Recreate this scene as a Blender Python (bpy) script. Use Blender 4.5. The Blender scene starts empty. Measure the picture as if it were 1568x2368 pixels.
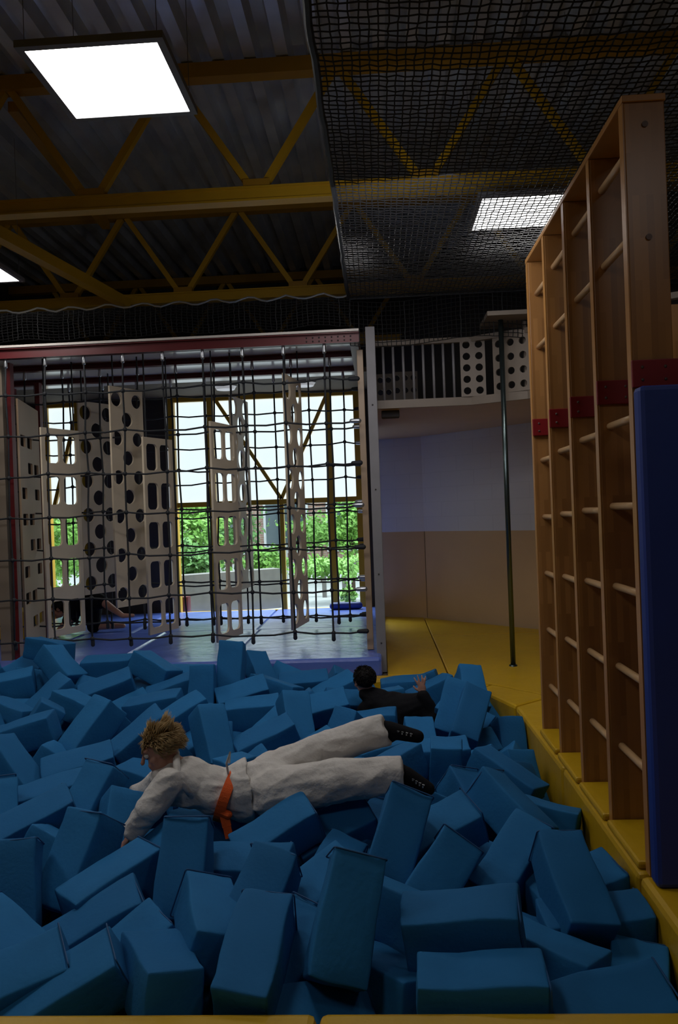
import bpy, bmesh, math, random
import numpy as np
from mathutils import Vector, Matrix, noise
random.seed(7)
C = bpy.context.scene.collection
V = Vector
# ------------------------------------------------------------ camera
F = 1806.0
YAW = math.radians(2.9); ROLL = math.radians(2.1)
CAM = V((0, 0, 1.5))
fwd = V((-math.sin(YAW), math.cos(YAW), 0)); r0 = V((math.cos(YAW), math.sin(YAW), 0)); zz = V((0, 0, 1))
cr = r0*math.cos(ROLL) - zz*math.sin(ROLL); cu = r0*math.sin(ROLL) + zz*math.cos(ROLL)
cd = bpy.data.cameras.new('camera'); cam = bpy.data.objects.new('camera', cd); C.objects.link(cam)
M = Matrix((cr, cu, -fwd)).transposed().to_4x4(); M.translation = CAM
cam.matrix_world = M
cd.sensor_fit = 'VERTICAL'; cd.sensor_height = 23.6; cd.lens = F*23.6/2368; cd.clip_start = .05; cd.clip_end = 200
bpy.context.scene.camera = cam
def ray(px, py): return fwd + cr*((px-784)/F) + cu*((1184-py)/F)
def P(px, py, Y): d = ray(px, py); return CAM + d*(Y/d.y)
def PZ(px, py, Z): d = ray(px, py); return CAM + d*((Z-1.5)/d.z)
def proj(p):
    d = p-CAM; D = d.dot(fwd); return 784+F*d.dot(cr)/D, 1184-F*d.dot(cu)/D
try:
    bpy.context.scene.view_settings.view_transform = 'Standard'
except Exception: pass
# ------------------------------------------------------------ materials
def mat(name, col, rough=.6, var=.15, scale=6, bump=0, bscale=40, metal=0, spec=.5, dist=.01):
    m = bpy.data.materials.new(name); m.use_nodes = True; nt = m.node_tree; n = nt.nodes; l = nt.links
    b = n['Principled BSDF']; b.inputs['Roughness'].default_value = rough; b.inputs['Metallic'].default_value = metal
    b.inputs['Specular IOR Level'].default_value = spec
    tc = n.new('ShaderNodeTexCoord'); nz = n.new('ShaderNodeTexNoise'); nz.inputs['Scale'].default_value = scale; nz.inputs['Detail'].default_value = 3
    l.new(tc.outputs['Object'], nz.inputs['Vector'])
    mx = n.new('ShaderNodeMix'); mx.data_type = 'RGBA'
    mx.inputs[6].default_value = tuple(c*(1-var) for c in col)+(1,); mx.inputs[7].default_value = tuple(min(1, c*(1+var)) for c in col)+(1,)
    l.new(nz.outputs['Fac'], mx.inputs[0]); l.new(mx.outputs[2], b.inputs['Base Color'])
    if bump:
        n2 = n.new('ShaderNodeTexNoise'); n2.inputs['Scale'].default_value = bscale; n2.inputs['Detail'].default_value = 4
        bp = n.new('ShaderNodeBump'); bp.inputs['Strength'].default_value = bump; bp.inputs['Distance'].default_value = dist
        l.new(tc.outputs['Object'], n2.inputs['Vector']); l.new(n2.outputs['Fac'], bp.inputs['Height']); l.new(bp.outputs['Normal'], b.inputs['Normal'])
    return m
def emis(name, col, s):
    m = bpy.data.materials.new(name); m.use_nodes = True; b = m.node_tree.nodes['Principled BSDF']
    b.inputs['Base Color'].default_value = (.7, .7, .7, 1); b.inputs['Emission Color'].default_value = tuple(col)+(1,); b.inputs['Emission Strength'].default_value = s
    return m
def brickmat(name, c1, c2, cm, bw, bh, mortar, order, rough=.6, offset=.5):
    """order: which object axis runs along the brick and which across, e.g. 'XZ'"""
    m = bpy.data.materials.new(name); m.use_nodes = True; nt = m.node_tree; n = nt.nodes; l = nt.links; b = n['Principled BSDF']
    b.inputs['Roughness'].default_value = rough
    tc = n.new('ShaderNodeTexCoord'); sp = n.new('ShaderNodeSeparateXYZ'); cb = n.new('ShaderNodeCombineXYZ'); l.new(tc.outputs['Object'], sp.inputs[0])
    def ax(o, s):
        if len(o) == 1: l.new(sp.outputs[o], s)
        else:
            a = n.new('ShaderNodeMath'); a.operation = 'ADD'; l.new(sp.outputs[o[0]], a.inputs[0]); l.new(sp.outputs[o[1]], a.inputs[1]); l.new(a.outputs[0], s)
    ax(order[0], cb.inputs[0]); ax(order[1], cb.inputs[1])
    br = n.new('ShaderNodeTexBrick'); br.offset = offset
    br.inputs['Scale'].default_value = 1; br.inputs['Brick Width'].default_value = bw; br.inputs['Row Height'].default_value = bh
    br.inputs['Mortar Size'].default_value = mortar; br.inputs['Color1'].default_value = c1+(1,); br.inputs['Color2'].default_value = c2+(1,); br.inputs['Mortar'].default_value = cm+(1,)
    l.new(cb.outputs[0], br.inputs['Vector']); l.new(br.outputs['Color'], b.inputs['Base Color'])
    return m
MT = {}
MT['blue'] = mat('blue_foam_fabric', (.013, .125, .31), .78, .16, 3, .45, 60, spec=.2, dist=.004)
MT['blue2'] = mat('blue_foam_fabric_worn', (.016, .145, .35), .78, .18, 5, .45, 50, spec=.2, dist=.004)
MT['seam'] = mat('blue_seam', (.008, .07, .20), .7)
MT['yellow'] = mat('yellow_vinyl', (.54, .32, .006), .42, .15, 3, .35, 9, dist=.02)
MT['crash'] = mat('blue_vinyl', (.10, .17, .58), .26, .15, 2, .4, 6, dist=.02, spec=1.0)
MT['pad'] = mat('dark_blue_pad', (.014, .04, .26), .55, .15, 3, .2, 12)
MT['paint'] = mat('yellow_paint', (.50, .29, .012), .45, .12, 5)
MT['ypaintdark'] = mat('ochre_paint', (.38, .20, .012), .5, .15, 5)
MT['deck'] = mat('galvanised_deck', (.66, .70, .80), .30, .35, 3, metal=.5)
MT['net'] = mat('black_net_twine', (.010, .010, .011), .75)
MT['rope'] = mat('black_rope', (.012, .014, .018), .6, .3, 60, .4, 300)
MT['red'] = mat('red_paint', (.11, .006, .009), .4, .15, 6)
MT['redplate'] = mat('bright_red_paint', (.22, .008, .012), .4, .1, 6)
MT['steel'] = mat('steel', (.5, .52, .55), .3, .1, metal=.9)
MT['chrome'] = mat('pole_steel', (.10, .13, .13), .25, .1, metal=.9)
MT['bolt'] = mat('dull_bolt', (.12, .08, .07), .5, .1, metal=.3)
MT['grey'] = mat('grey_post', (.22, .21, .22), .6, .15)
MT['ply'] = mat('birch_plywood', (.46, .32, .20), .4, .12, 3)
MT['plygal'] = mat('shade_toned_plywood', (.21, .165, .125), .5, .12, 3)  # gallery dimness put into the plywood colour; also used for a brown post
MT['plygl'] = mat('varnished_plywood', (.74, .68, .62), .18, .10, 3, spec=.8)
MT['plyg'] = mat('pale_plywood', (.64, .54, .40), .4, .12, 3)
MT['lam'] = brickmat('laminated_wood', (.41, .195, .06), (.28, .125, .036), (.23, .10, .035), .34, .028, .0, ('Z', 'XY'), .35)
MT['lamside'] = mat('orange_wood_edge', (.45, .21, .055), .35, .2, 4)
MT['rung'] = mat('rung_wood', (.56, .34, .16), .35, .15, 5)
MT['white'] = brickmat('painted_block_wall', (.62, .62, .68), (.605, .605, .665), (.56, .56, .62), .4, .2, .004, ('X', 'Z'), .6)
MT['wood_wall'] = mat('plywood_wainscot', (.56, .37, .20), .5, .10, 1.5)
MT['dark'] = mat('dark_wall', (.045, .04, .04), .8)
MT['dark2'] = mat('brown_wall', (.12, .09, .06), .8)
MT['gi'] = mat('white_cotton', (.58, .55, .52), .88, .05, 10, .9, 13, dist=.02)
MT['orange'] = mat('orange_belt_cotton', (.75, .10, .01), .8, .1, 40, .3, 200)
MT['skin'] = mat('skin', (.46, .23, .16), .5, .08, 12)
MT['black'] = mat('black_cloth', (.006, .006, .008), .9, .2, 8, .4, 30, spec=.2)
MT['hairb'] = mat('dark_blond_hair', (.42, .285, .125), .5, .35, 40)
MT['haird'] = mat('dark_hair', (.008, .006, .005), .6, spec=.2)
MT['eyew'] = mat('eye_white', (.7, .7, .68), .2); MT['iris'] = mat('iris', (.03, .05, .08), .2)
MT['sockw'] = mat('sock_print', (.35, .35, .35), .8)
MT['film'] = emis('frosted_pane_glow', (.80, .95, .97), 1.0)  # emission stands in for daylight shining through the film
MT['led'] = emis('led_diffuser', (1, .98, .95), 15)
MT['disc'] = emis('disc_lamp', (.95, .98, 1), .25)
MT['frame'] = mat('lamp_frame', (.16, .16, .17), .5)
MT['leaf'] = mat('leaf_green', (.17, .36, .06), .6, .5, 5); MT['leaf2'] = mat('leaf_dark_green', (.09, .22, .05), .6, .5, 5)
MT['stem'] = mat('bark', (.12, .08, .05), .8)
MT['gravel'] = mat('pale_gravel', (.40, .40, .39), .9, .25, 6, .3, 60)
MT['stone'] = mat('grey_stone', (.17, .16, .15), .9, .2, 8)
MT['bricks'] = brickmat('pale_red_brick', (.27, .15, .11), (.22, .12, .09), (.3, .27, .24), .22, .075, .008, ('X', 'Z'), .8)
MT['gdark'] = mat('dark_window_glass', (.05, .07, .08), .1)
MT['gwhite'] = mat('white_paint', (.5, .5, .5), .5)
g = bpy.data.materials.new('clear_glass'); g.use_nodes = True; nt = g.node_tree; nt.nodes.clear()
o_ = nt.nodes.new('ShaderNodeOutputMaterial'); t_ = nt.nodes.new('ShaderNodeBsdfTransparent'); q_ = nt.nodes.new('ShaderNodeBsdfGlossy'); x_ = nt.nodes.new('ShaderNodeMixShader')
q_.inputs['Roughness'].default_value = .05; x_.inputs[0].default_value = .05; t_.inputs[0].default_value = (.93, .97, .96, 1)
nt.links.new(t_.outputs[0], x_.inputs[1]); nt.links.new(q_.outputs[0], x_.inputs[2]); nt.links.new(x_.outputs[0], o_.inputs[0]); MT['glass'] = g
# ------------------------------------------------------------ mesh helpers
def tag(o, label=None, cat=None, group=None, kind=None):
    if label: o['label'] = label
    if cat: o['category'] = cat
    if group: o['group'] = group
    if kind: o['kind'] = kind
    return o
def thing(name, loc, label, cat, group=None, kind=None):
    o = bpy.data.objects.new(name, None); C.objects.link(o); o.location = loc; o.empty_display_size = .1
    return tag(o, label, cat, group, kind)
def wloc(o):
    v = V(o.location)
    if o.parent: v = v + wloc(o.parent)
    return v
def mk(name, bm, m, parent=None, smooth=False, bev=0, recalc=True):
    if recalc: bmesh.ops.recalc_face_normals(bm, faces=bm.faces)
    cs = [v.co for v in bm.verts]
    lo = V((min(c.x for c in cs), min(c.y for c in cs), min(c.z for c in cs))); hi = V((max(c.x for c in cs), max(c.y for c in cs), max(c.z for c in cs)))
    c = (lo+hi)/2; c.z = lo.z
    bmesh.ops.translate(bm, vec=-c, verts=bm.verts)
    me = bpy.data.meshes.new(name); bm.to_mesh(me); bm.free()
    if smooth:
        for p in me.polygons: p.use_smooth = True
    me.materials.append(MT[m] if isinstance(m, str) else m)
    o = bpy.data.objects.new(name, me); C.objects.link(o)
    if parent is not None: o.parent = parent; o.location = c - wloc(parent)
    else: o.location = c
    if bev:
        b = o.modifiers.new('bevel', 'BEVEL'); b.width = bev; b.segments = 2; b.limit_method = 'ANGLE'
    return o
def B(): return bmesh.new()
def box(bm, x0, x1, y0, y1, z0, z1):
    v = [bm.verts.new(p) for p in ((x0,y0,z0),(x1,y0,z0),(x1,y1,z0),(x0,y1,z0),(x0,y0,z1),(x1,y0,z1),(x1,y1,z1),(x0,y1,z1))]
    for f in ((0,3,2,1),(4,5,6,7),(0,1,5,4),(1,2,6,5),(2,3,7,6),(3,0,4,7)): bm.faces.new([v[i] for i in f])
    return bm
def bar(bm, p, q, w, h, up=V((0,0,1))):
    p = V(p); q = V(q); d = (q-p).normalized(); s = d.cross(up)
    if s.length < .01: s = d.cross(V((0,1,0)))
    s.normalize(); u = s.cross(d)
    v = []
    for e in (p, q):
        for a, b in ((-1,-1),(1,-1),(1,1),(-1,1)): v.append(bm.verts.new(e+s*(a*w/2)+u*(b*h/2)))
    for f in ((0,1,2,3),(7,6,5,4),(0,4,5,1),(1,5,6,2),(2,6,7,3),(3,7,4,0)): bm.faces.new([v[i] for i in f])
    return bm
def prism(bm, poly, z0, z1):
    a = [bm.verts.new((x, y, z0)) for x, y in poly]; b = [bm.verts.new((x, y, z1)) for x, y in poly]; n = len(poly)
    bm.faces.new(a[::-1]); bm.faces.new(b)
    for i in range(n): bm.faces.new((a[i], a[(i+1) % n], b[(i+1) % n], b[i]))
    return bm
def tube(bm, pts, r, n=8):
    pts = [V(p) for p in pts]; rs = r if isinstance(r, (list, tuple)) else [r]*len(pts)
    nrm = None
    rings = []
    for i, p in enumerate(pts):
        t = (pts[min(i+1, len(pts)-1)]-pts[max(i-1, 0)]).normalized()
        if nrm is None:
            nrm = t.cross(V((0,0,1)))
            if nrm.length < .1: nrm = t.cross(V((1,0,0)))
            nrm.normalize()
        else:
            nrm = (nrm - t*nrm.dot(t)).normalized()
        b = t.cross(nrm)
        rings.append([bm.verts.new(p+(nrm*math.cos(2*math.pi*k/n)+b*math.sin(2*math.pi*k/n))*rs[i]) for k in range(n)])
    for a, b in zip(rings, rings[1:]):
        for k in range(n): bm.faces.new((a[k], a[(k+1) % n], b[(k+1) % n], b[k]))
    bm.faces.new(rings[0][::-1]); bm.faces.new(rings[-1])
    return bm
def capsule(bm, p, q, r1, r2, n=14):
    p = V(p); q = V(q); d = (q-p)
    if d.length < 1e-4: d = V((0,0,1e-3))
    d.normalize(); pts = []; rs = []
    for k in range(5):
        a = math.pi/2*k/4; pts.append(p-d*r1*math.cos(a)); rs.append(max(.0006, r1*math.sin(a)))
    for k in range(5):
        a = math.pi/2*k/4; pts.append(q+d*r2*math.sin(a)); rs.append(max(.0006, r2*math.cos(a)))
    return tube(bm, pts, rs, n)
def ell(bm, c, rad, R=None, seg=18):
    R = R.to_4x4() if R is not None else Matrix.Identity(4)
    bmesh.ops.create_uvsphere(bm, u_segments=seg, v_segments=seg//2+2, radius=1, matrix=Matrix.Translation(V(c)) @ R @ Matrix.Diagonal((rad[0], rad[1], rad[2], 1)))
def blob(name, bm, m, parent, vox=.008, sm=6, disp=0, dscale=9, axis=None):
    o = mk(name, bm, m, parent)
    r = o.modifiers.new('r', 'REMESH'); r.mode = 'VOXEL'; r.voxel_size = vox; r.use_smooth_shade = True
    s = o.modifiers.new('s', 'SMOOTH'); s.iterations = sm; s.factor = .5
    bpy.context.view_layer.update()
    dg = bpy.context.evaluated_depsgraph_get()
    me = bpy.data.meshes.new_from_object(o.evaluated_get(dg)); o.modifiers.clear()
    if disp:
        me.update(); ns = [v.normal.copy() for v in me.vertices]
        for v, nn in zip(me.vertices, ns):
            w = v.co*dscale
            k = noise.noise(V((w.x*.5+w.z*.4, w.y, w.z*1.5-w.x*.3)))
            v.co += nn*disp*((1-abs(k)*2.6)*.7+.35*noise.noise(w*1.7))
    me.materials.clear(); me.materials.append(MT[m]); o.data = me
    for p in me.polygons: p.use_smooth = True
    return o
def plate(name, w, h, holes, t, m):
    """flat plate in XZ, origin bottom centre, real holes; returns a mesh"""
    cu_ = bpy.data.curves.new(name, 'CURVE'); cu_.dimensions = '2D'; cu_.fill_mode = 'BOTH'; cu_.extrude = t/2
    def sp(pts):
        s = cu_.splines.new('POLY'); s.points.add(len(pts)-1); s.use_cyclic_u = True
        for i, (x, y) in enumerate(pts): s.points[i].co = (x, y, 0, 1)
    sp([(-w/2, 0), (w/2, 0), (w/2, h), (-w/2, h)])
    for hp in holes: sp(hp)
    o = bpy.data.objects.new(name, cu_); C.objects.link(o); bpy.context.view_layer.update()
    me = bpy.data.meshes.new_from_object(o.evaluated_get(bpy.context.evaluated_depsgraph_get()))
    bpy.data.objects.remove(o)
    me.transform(Matrix.Rotation(math.pi/2, 4, 'X')); me.materials.clear(); me.materials.append(MT[m])
    return me
def circ(x, y, r, n=24): return [(x+r*math.cos(-2*math.pi*k/n), y+r*math.sin(-2*math.pi*k/n)) for k in range(n)]
def rsq(x, y, w, h, r):
    pts = []
    for cx, cy, a0 in ((w/2-r, h/2-r, 0), (-w/2+r, h/2-r, 90), (-w/2+r, -h/2+r, 180), (w/2-r, -h/2+r, 270)):
        for k in range(5):
            a = math.radians(a0+90*k/4); pts.append((x+cx+r*math.cos(a), y+cy+r*math.sin(a)))
    return pts[::-1]
# ------------------------------------------------------------ setting
S = lambda o: tag(o, kind='structure')
KX = .99      # inner face of the right kerb
bm = B(); box(bm, -5.2, 4, -2, 11.3, -1.0, -.75)
box(bm, -5.2, 4, -2, 2.3, -.75, -.04); box(bm, -5.2, -4.3, 2.3, 6.97, -.75, -.04); box(bm, KX+.05, 4, 2.3, 6.0, -.75, -.04); box(bm, -5.2, 4, 7.0, 11.3, -.75, -.04)
box(bm, 1.31, 4, 5.9, 7.1, -.75, -.04)
tag(S(mk('floor', bm, 'dark2')), 'dark floor under the padded mats', 'floor')
bm = B(); xs = -5.2; prof = []
while xs < 4:
    prof += [(xs, 4.92), (xs+.09, 4.92), (xs+.12, 5.03), (xs+.21, 5.03)]; xs += .24
a = [bm.verts.new((x, -2, z)) for x, z in prof]; b = [bm.verts.new((x, 11.3, z)) for x, z in prof]
for i in range(len(prof)-1): bm.faces.new((a[i], a[i+1], b[i+1], b[i]))
a = bm.verts.new((-5.3, -2.1, 5.12)); b = bm.verts.new((4.1, -2.1, 5.12)); c = bm.verts.new((4.1, 11.4, 5.12)); d = bm.verts.new((-5.3, 11.4, 5.12)); bm.faces.new((a, b, c, d))
tag(S(mk('ceiling', bm, 'deck', recalc=False)), 'corrugated metal roof deck with ribs', 'ceiling')
def wall(name, segs, m, label):
    bm = B()
    for s in segs: box(bm, *s)
    return tag(S(mk(name, bm, m)), label, 'wall')
wall('wall_left', [(-5.3, -5.2, -2, 11.4, -1, 5.1)], 'dark2', 'brown side wall at the left of the hall')
wall('wall_right', [(4, 4.1, -2, 11.4, -1, 5.1)], 'dark', 'dark side wall right of the wooden ladders')
wall('wall_rear', [(-5.3, 4.1, -2.1, -2, -1, 5.1)], 'dark2', 'wall behind the foam pit viewer')
wx0, wx1 = P(392, 1184, 11.2).x, P(840, 1184, 11.2).x
lx0, lx1 = P(100, 1184, 11.2).x, P(197, 1184, 11.2).x
wall('wall_far', [(-5.3, lx0, 11.2, 11.4, -.8, 3.25), (lx1, wx0, 11.2, 11.4, -.8, 3.25), (wx1, .1, 11.2, 11.4, -.8, 3.25), (-5.3, .1, 11.2, 11.4, 3.25, 5.1), (-5.3, .1, 11.2, 11.4, -.8, .05)], 'dark', 'dark wall around the tall yellow framed windows')
def awall(name, pts, z0, z1, m, label):
    bm = B()
    for p, q in zip(pts, pts[1:]):
        p = V((p[0], p[1], 0)); q = V((q[0], q[1], 0)); n = V(((q-p).y, -(q-p).x, 0)).normalized()*-.12
        prism(bm, [(p.x, p.y), (q.x, q.y), (q.x+n.x, q.y+n.y), (p.x+n.x, p.y+n.y)], z0, z1)
    return tag(S(mk(name, bm, m)), label, 'wall')
wp = [(-.02, 11.15), (.62, 10.85), (2.2, 9.3), (4.05, 8.0)]
awall('wall_recess_lower', wp, -.05, 1.19, 'wood_wall', 'plywood clad lower wall behind the yellow floor mats')
awall('wall_recess_upper', wp, 1.19, 2.75, 'white', 'white painted block wall under the gallery')
awall('wall_recess_top', wp, 2.75, 5.1, 'dark', 'dark wall above the gallery')
bm = B()
for (x, y) in ((.62, 10.85), (1.6, 9.89)): box(bm, x-.002, x+.002, y-.008, y-.002, 0, 1.19)
S(mk('trim_1', bm, 'dark2'))
# windows
def window(name, x0, x1, mull, diag, split, label):
    t = thing(name, ((x0+x1)/2, 11.2, .1), label, 'window', kind='structure')
    y = 11.16; bm = B()
    for x in [x0, x1]+mull: box(bm, x-.045, x+.045, y-.06, y+.06, .1, 3.22)
    for z in (.1, 1.68, 3.2): box(bm, x0, x1, y-.035, y+.035, z-.035, z+.035)
    for (xa, za, xb, zb) in diag: bar(bm, (xa, y, za), (xb, y, zb), .05, .05)
    for x in split: box(bm, x-.03, x+.03, y-.04, y+.04, .1, 1.7)
    mk('window_frame', bm, 'paint', t)
    edges = sorted([x0, x1]+mull)
    for a, b in zip(edges, edges[1:]):
        mk('frosted_pane', box(B(), a+.04, b-.04, y+.03, y+.045, 1.7, 3.2), 'film', t)
        mk('clear_pane', box(B(), a+.04, b-.04, y+.03, y+.035, .13, 1.65), 'glass', t)
X = lambda px, py=1184: P(px, py, 11.16).x
xv = X(652)
window('window_1', X(405), X(833), [X(495), X(768)], [(X(498, 925), 3.18, xv, 1.72), (X(755, 925), 3.18, xv, 1.72)], [xv], 'tall yellow framed window with a V brace behind the rope nets')
window('window_2', X(112), X(190), [], [(X(180, 925), 3.18, X(125, 1150), 1.72)], [], 'narrow yellow framed window behind the left hanging panels')
bm = B(); box(bm, -5.2, 0, 9.75, 11.2, 3.24, 3.3)
tag(S(mk('ceiling_lower', bm, 'dark2')), 'low dark soffit in front of the windows', 'ceiling')
for px in (522, 705):
    p = P(px, 910, 10.3); t = thing('ceiling_lamp', (p.x, p.y, 3.16), ('round white ceiling lamp left, above the left side of the V brace window' if px < 600 else 'round white ceiling lamp right, above the right side of the V brace window'), 'ceiling lamp', 'round ceiling lamps by the window')
    bm = B(); bmesh.ops.create_cone(bm, cap_ends=True, segments=28, radius1=.12, radius2=.14, depth=.04, matrix=Matrix.Translation((p.x, p.y, 3.2))); mk('diffuser', bm, 'disc', t)
    bm = B(); bmesh.ops.create_cone(bm, cap_ends=True, segments=28, radius1=.15, radius2=.15, depth=.02, matrix=Matrix.Translation((p.x, p.y, 3.23))); mk('housing', bm, 'gwhite', t)
# ------------------------------------------------------------ roof trusses
def truss(Y, pxn, pyn, label):
    x_n = P(pxn, pyn, Y).x; zb, zt = 3.9, 4.83
    t = thing('roof_truss', (0, Y, zb), label, 'roof truss', 'yellow roof trusses')
    bm = B(); box(bm, -5.18, 3.98, Y-.055, Y+.055, zb-.055, zb-.04); box(bm, -5.18, 3.98, Y-.055, Y+.055, zb+.04, zb+.055); box(bm, -5.18, 3.98, Y-.04, Y+.04, zb-.04, zb+.04); mk('bottom_chord', bm, 'paint', t)
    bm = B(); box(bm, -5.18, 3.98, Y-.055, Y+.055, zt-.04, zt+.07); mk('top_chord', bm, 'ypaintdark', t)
    k = -5
    while k < 6:
        xb = x_n+1.26*k
        for s in (-1, 1):
            xt = xb+.6*s
            if -5.1 < xb < 3.9 and -5.1 < xt < 3.9: mk('diagonal', bar(B(), (xb+.04*s, Y, zb+.05), (xt, Y, zt-.03), .055, .055, V((0,1,0))), 'paint', t)
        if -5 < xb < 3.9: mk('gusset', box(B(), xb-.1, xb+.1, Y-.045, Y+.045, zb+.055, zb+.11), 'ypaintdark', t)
        k += 1
truss(5.84, 595, 435, 'nearest yellow steel roof truss, crossing just beyond the bright light panel')
truss(8.45, 425, 682, 'second yellow steel roof truss, its W braces above the rope nets')
truss(11.0, 425, 760, 'farthest yellow roof truss, low along the window wall')
a = P(-60, 455, 5.84); b = P(292, 697, 8.3); a.z = b.z = 3.83
tag(mk('roof_brace', bar(B(), a, b, .10, .10), 'paint'), 'yellow diagonal steel brace running between two roof trusses at left', 'steel brace')
a = P(30, 240, 5.9); b = P(245, 510, 8.4); a.z = b.z = 4.72
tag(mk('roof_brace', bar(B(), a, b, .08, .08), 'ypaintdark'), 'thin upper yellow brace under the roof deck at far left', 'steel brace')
# light panels
def panel(px, py, label, z=3.68):
    p = PZ(px, py, z); t = thing('light_panel', (p.x, p.y, z), label, 'light panel', 'square LED ceiling panels'); s = .31
    mk('diffuser', box(B(), p.x-s, p.x+s, p.y-s, p.y+s, z, z+.012), 'led', t)
    bm = B()
    for q in ((-s-.035, s+.035, -s-.035, -s), (-s-.035, s+.035, s, s+.035), (-s-.035, -s, -s, s), (s, s+.035, -s, s)): box(bm, p.x+q[0], p.x+q[1], p.y+q[2], p.y+q[3], z-.004, z+.03)
    box(bm, p.x-s, p.x+s, p.y-s, p.y+s, z+.02, z+.03)
    mk('frame', bm, 'frame', t)
    for sx in (-1, 1):
        for sy in (-1, 1): mk('hanger_wire', tube(B(), [(p.x+sx*s, p.y+sy*s, z+.03), (p.x+sx*s, p.y+sy*s, 4.96)], .002, 5), 'frame', t)
panel(262, 192, 'large bright square light panel hanging at upper left')
panel(1200, 492, 'bright square light panel seen through the black overhead net')
panel(-75, 629, 'bright light panel cut off by the left edge')
def area(x, y, z, pw, size=.6, aim=None, col=(1, .97, .95), sy=None):
    ld = bpy.data.lights.new('added_light', 'AREA'); ld.size = size; ld.energy = pw; ld.color = col
    if sy: ld.shape = 'RECTANGLE'; ld.size_y = sy
    o = bpy.data.objects.new('added_light', ld); o.location = (x, y, z); C.objects.link(o)
    if aim: o.rotation_euler = (V(aim)-V((x, y, z))).to_track_quat('-Z', 'Y').to_euler()
for (x, y, pw) in ((-1.6, .2, 13), (1.8, .8, 6), (-3.9, 3.4, 24), (2.6, 4.4, 6), (-.3, 6.2, 10)): area(x, y, 3.66, pw)  # out-of-frame lamps of the panel grid; the last is added fill for the back
area(.1, 4.6, 3.1, 12, .8, (1.3, 9.6, 1.1), (.90, .91, 1))           # added fill aimed at the recess, where no lamp hangs
area(-1.7, 13.2, 4.4, 600, 3.2, (-1.7, 9.4, .1), (.85, .93, 1), 1.2)   # added lamp outside, out of view, standing in for daylight under the panes
# ------------------------------------------------------------ nets (black twine)
def netsheet(fn, nu, nv, r, bm=None, j_=.004):
    bm = bm or B(); jit = {}
    def pt(i, j):
        if (i, j) not in jit: jit[(i, j)] = fn(i/nu, j/nv)+V((random.uniform(-1, 1), random.uniform(-1, 1), random.uniform(-1, 1)))*j_
        return jit[(i, j)]
    for i in range(nu+1): tube(bm, [pt(i, j) for j in range(nv+1)], r, 3)
    for j in range(nv+1): tube(bm, [pt(i, j) for i in range(nu+1)], r, 3)
    return bm
t = thing('safety_net', (1.5, 5, 3.5), 'black overhead safety net stretched above the wooden ladders', 'safety net')
def fn(u, v):
    x = -.21+3.3*u; y = 2.3+5.1*v
    return V((x, y, 3.52-.07*math.sin(math.pi*min(1, u*1.2))*math.sin(math.pi*v)-.012*math.sin(9*v)))
mk('netting', netsheet(fn, 82, 118, .0044), 'net', t)
bm = B(); tube(bm, [fn(0, k/40)+V((random.uniform(-.005, .005), 0, .004)) for k in range(41)], .018, 6); tube(bm, [fn(k/30, 1) for k in range(31)], .012, 6); mk('border_rope', bm, 'rope', t)
def fn2(u, v): return V((-.21+1.75*u, 7.42, 3.5-.42*v-.03*math.sin(7*u)))
mk('end_flap', netsheet(fn2, 40, 10, .0042), 'net', t)
t = thing('safety_net', (-2.2, 8.4, 3.4), 'black safety net bulging over the top of the red climbing frame', 'safety net')
def fn3(u, v):
    x = -5.0+4.8*u
    if v < .2: k = v/.2; return V((x, 7.36-.02*math.sin(k*3), 3.26+.27*k+.015*math.sin(x*9)))
    k = (v-.2)/.8; return V((x, 7.36+2.3*k, 3.53+.10*math.sin(k*math.pi)))
mk('netting', netsheet(fn3, 96, 50, .0034), 'net', t)
bm = B(); tube(bm, [V((-5.0+4.8*k/80, 7.35, 3.54+.02*math.sin(k*1.1)+random.uniform(-.006, .006))) for k in range(81)], .009, 6)
mk('border_rope', bm, 'steel', t)
# ------------------------------------------------------------ climbing frame
XR = P(838, 1184, 7.5).x
NY = (7.42, 8.3, 9.15)
t = thing('climbing_structure', (-2, 8.4, 0), 'red beamed climbing frame roofed in plywood above the blue mats', 'climbing frame')
for Y in NY:
    bm = B(); zt = 3.2; zb = 3.10 if Y < 8 else 3.14
    box(bm, -4.6, XR+.03, Y-.04, Y+.04, zb, zb+.01); box(bm, -4.6, XR+.03, Y-.04, Y+.04, zt-.01, zt); box(bm, -4.6, XR+.03, Y-.008, Y+.008, zb, zt)
    o = mk('crossbeam', bm, 'red', t)
    if Y == 7.42:
        bm = B()
        for k in range(8):
            for z in (3.13, 3.165): bmesh.ops.create_uvsphere(bm, u_segments=8, v_segments=5, radius=.008, matrix=Matrix.Translation((XR-.05-.06*k, Y-.012, z)))
        mk('bolts', bm, 'dark', o)
for x in (-4.55, XR-.02): mk('side_beam', box(B(), x-.04, x+.04, 7.48, 9.65, 3.10, 3.2), 'red', t)
mk('roof_panel', box(B(), -4.6, XR+.03, 7.37, 9.74, 3.203, 3.225), 'plygl', t)
b0 = PZ(884, 1545, 0)
mk('grey_post', box(B(), b0.x-.045, b0.x+.045, 7.38, 7.5, -.03, 3.24), 'grey', t, bev=.006)
bm = B()
for z in (.25, .9, 1.7, 2.5): bmesh.ops.create_uvsphere(bm, u_segments=8, v_segments=5, radius=.008, matrix=Matrix.Translation((b0.x, 7.377, z)))
mk('post_bolts', bm, 'dark', t)
mk('side_post', box(B(), XR+.0, XR+.06, 7.55, 7.67, .16, 3.06), 'ply', t, bev=.004)
me = plate('side_board', 1.75, 2.88, [circ(-.7+.1*(k % 2), .2+.14*k, .03, 12) for k in range(19)], .02, 'ply')
o = bpy.data.objects.new('side_board', me); C.objects.link(o); o.parent = t; o.location = V((XR+.1, 8.62, .17))-wloc(t); o.rotation_euler = (0, 0, math.pi/2)
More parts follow.
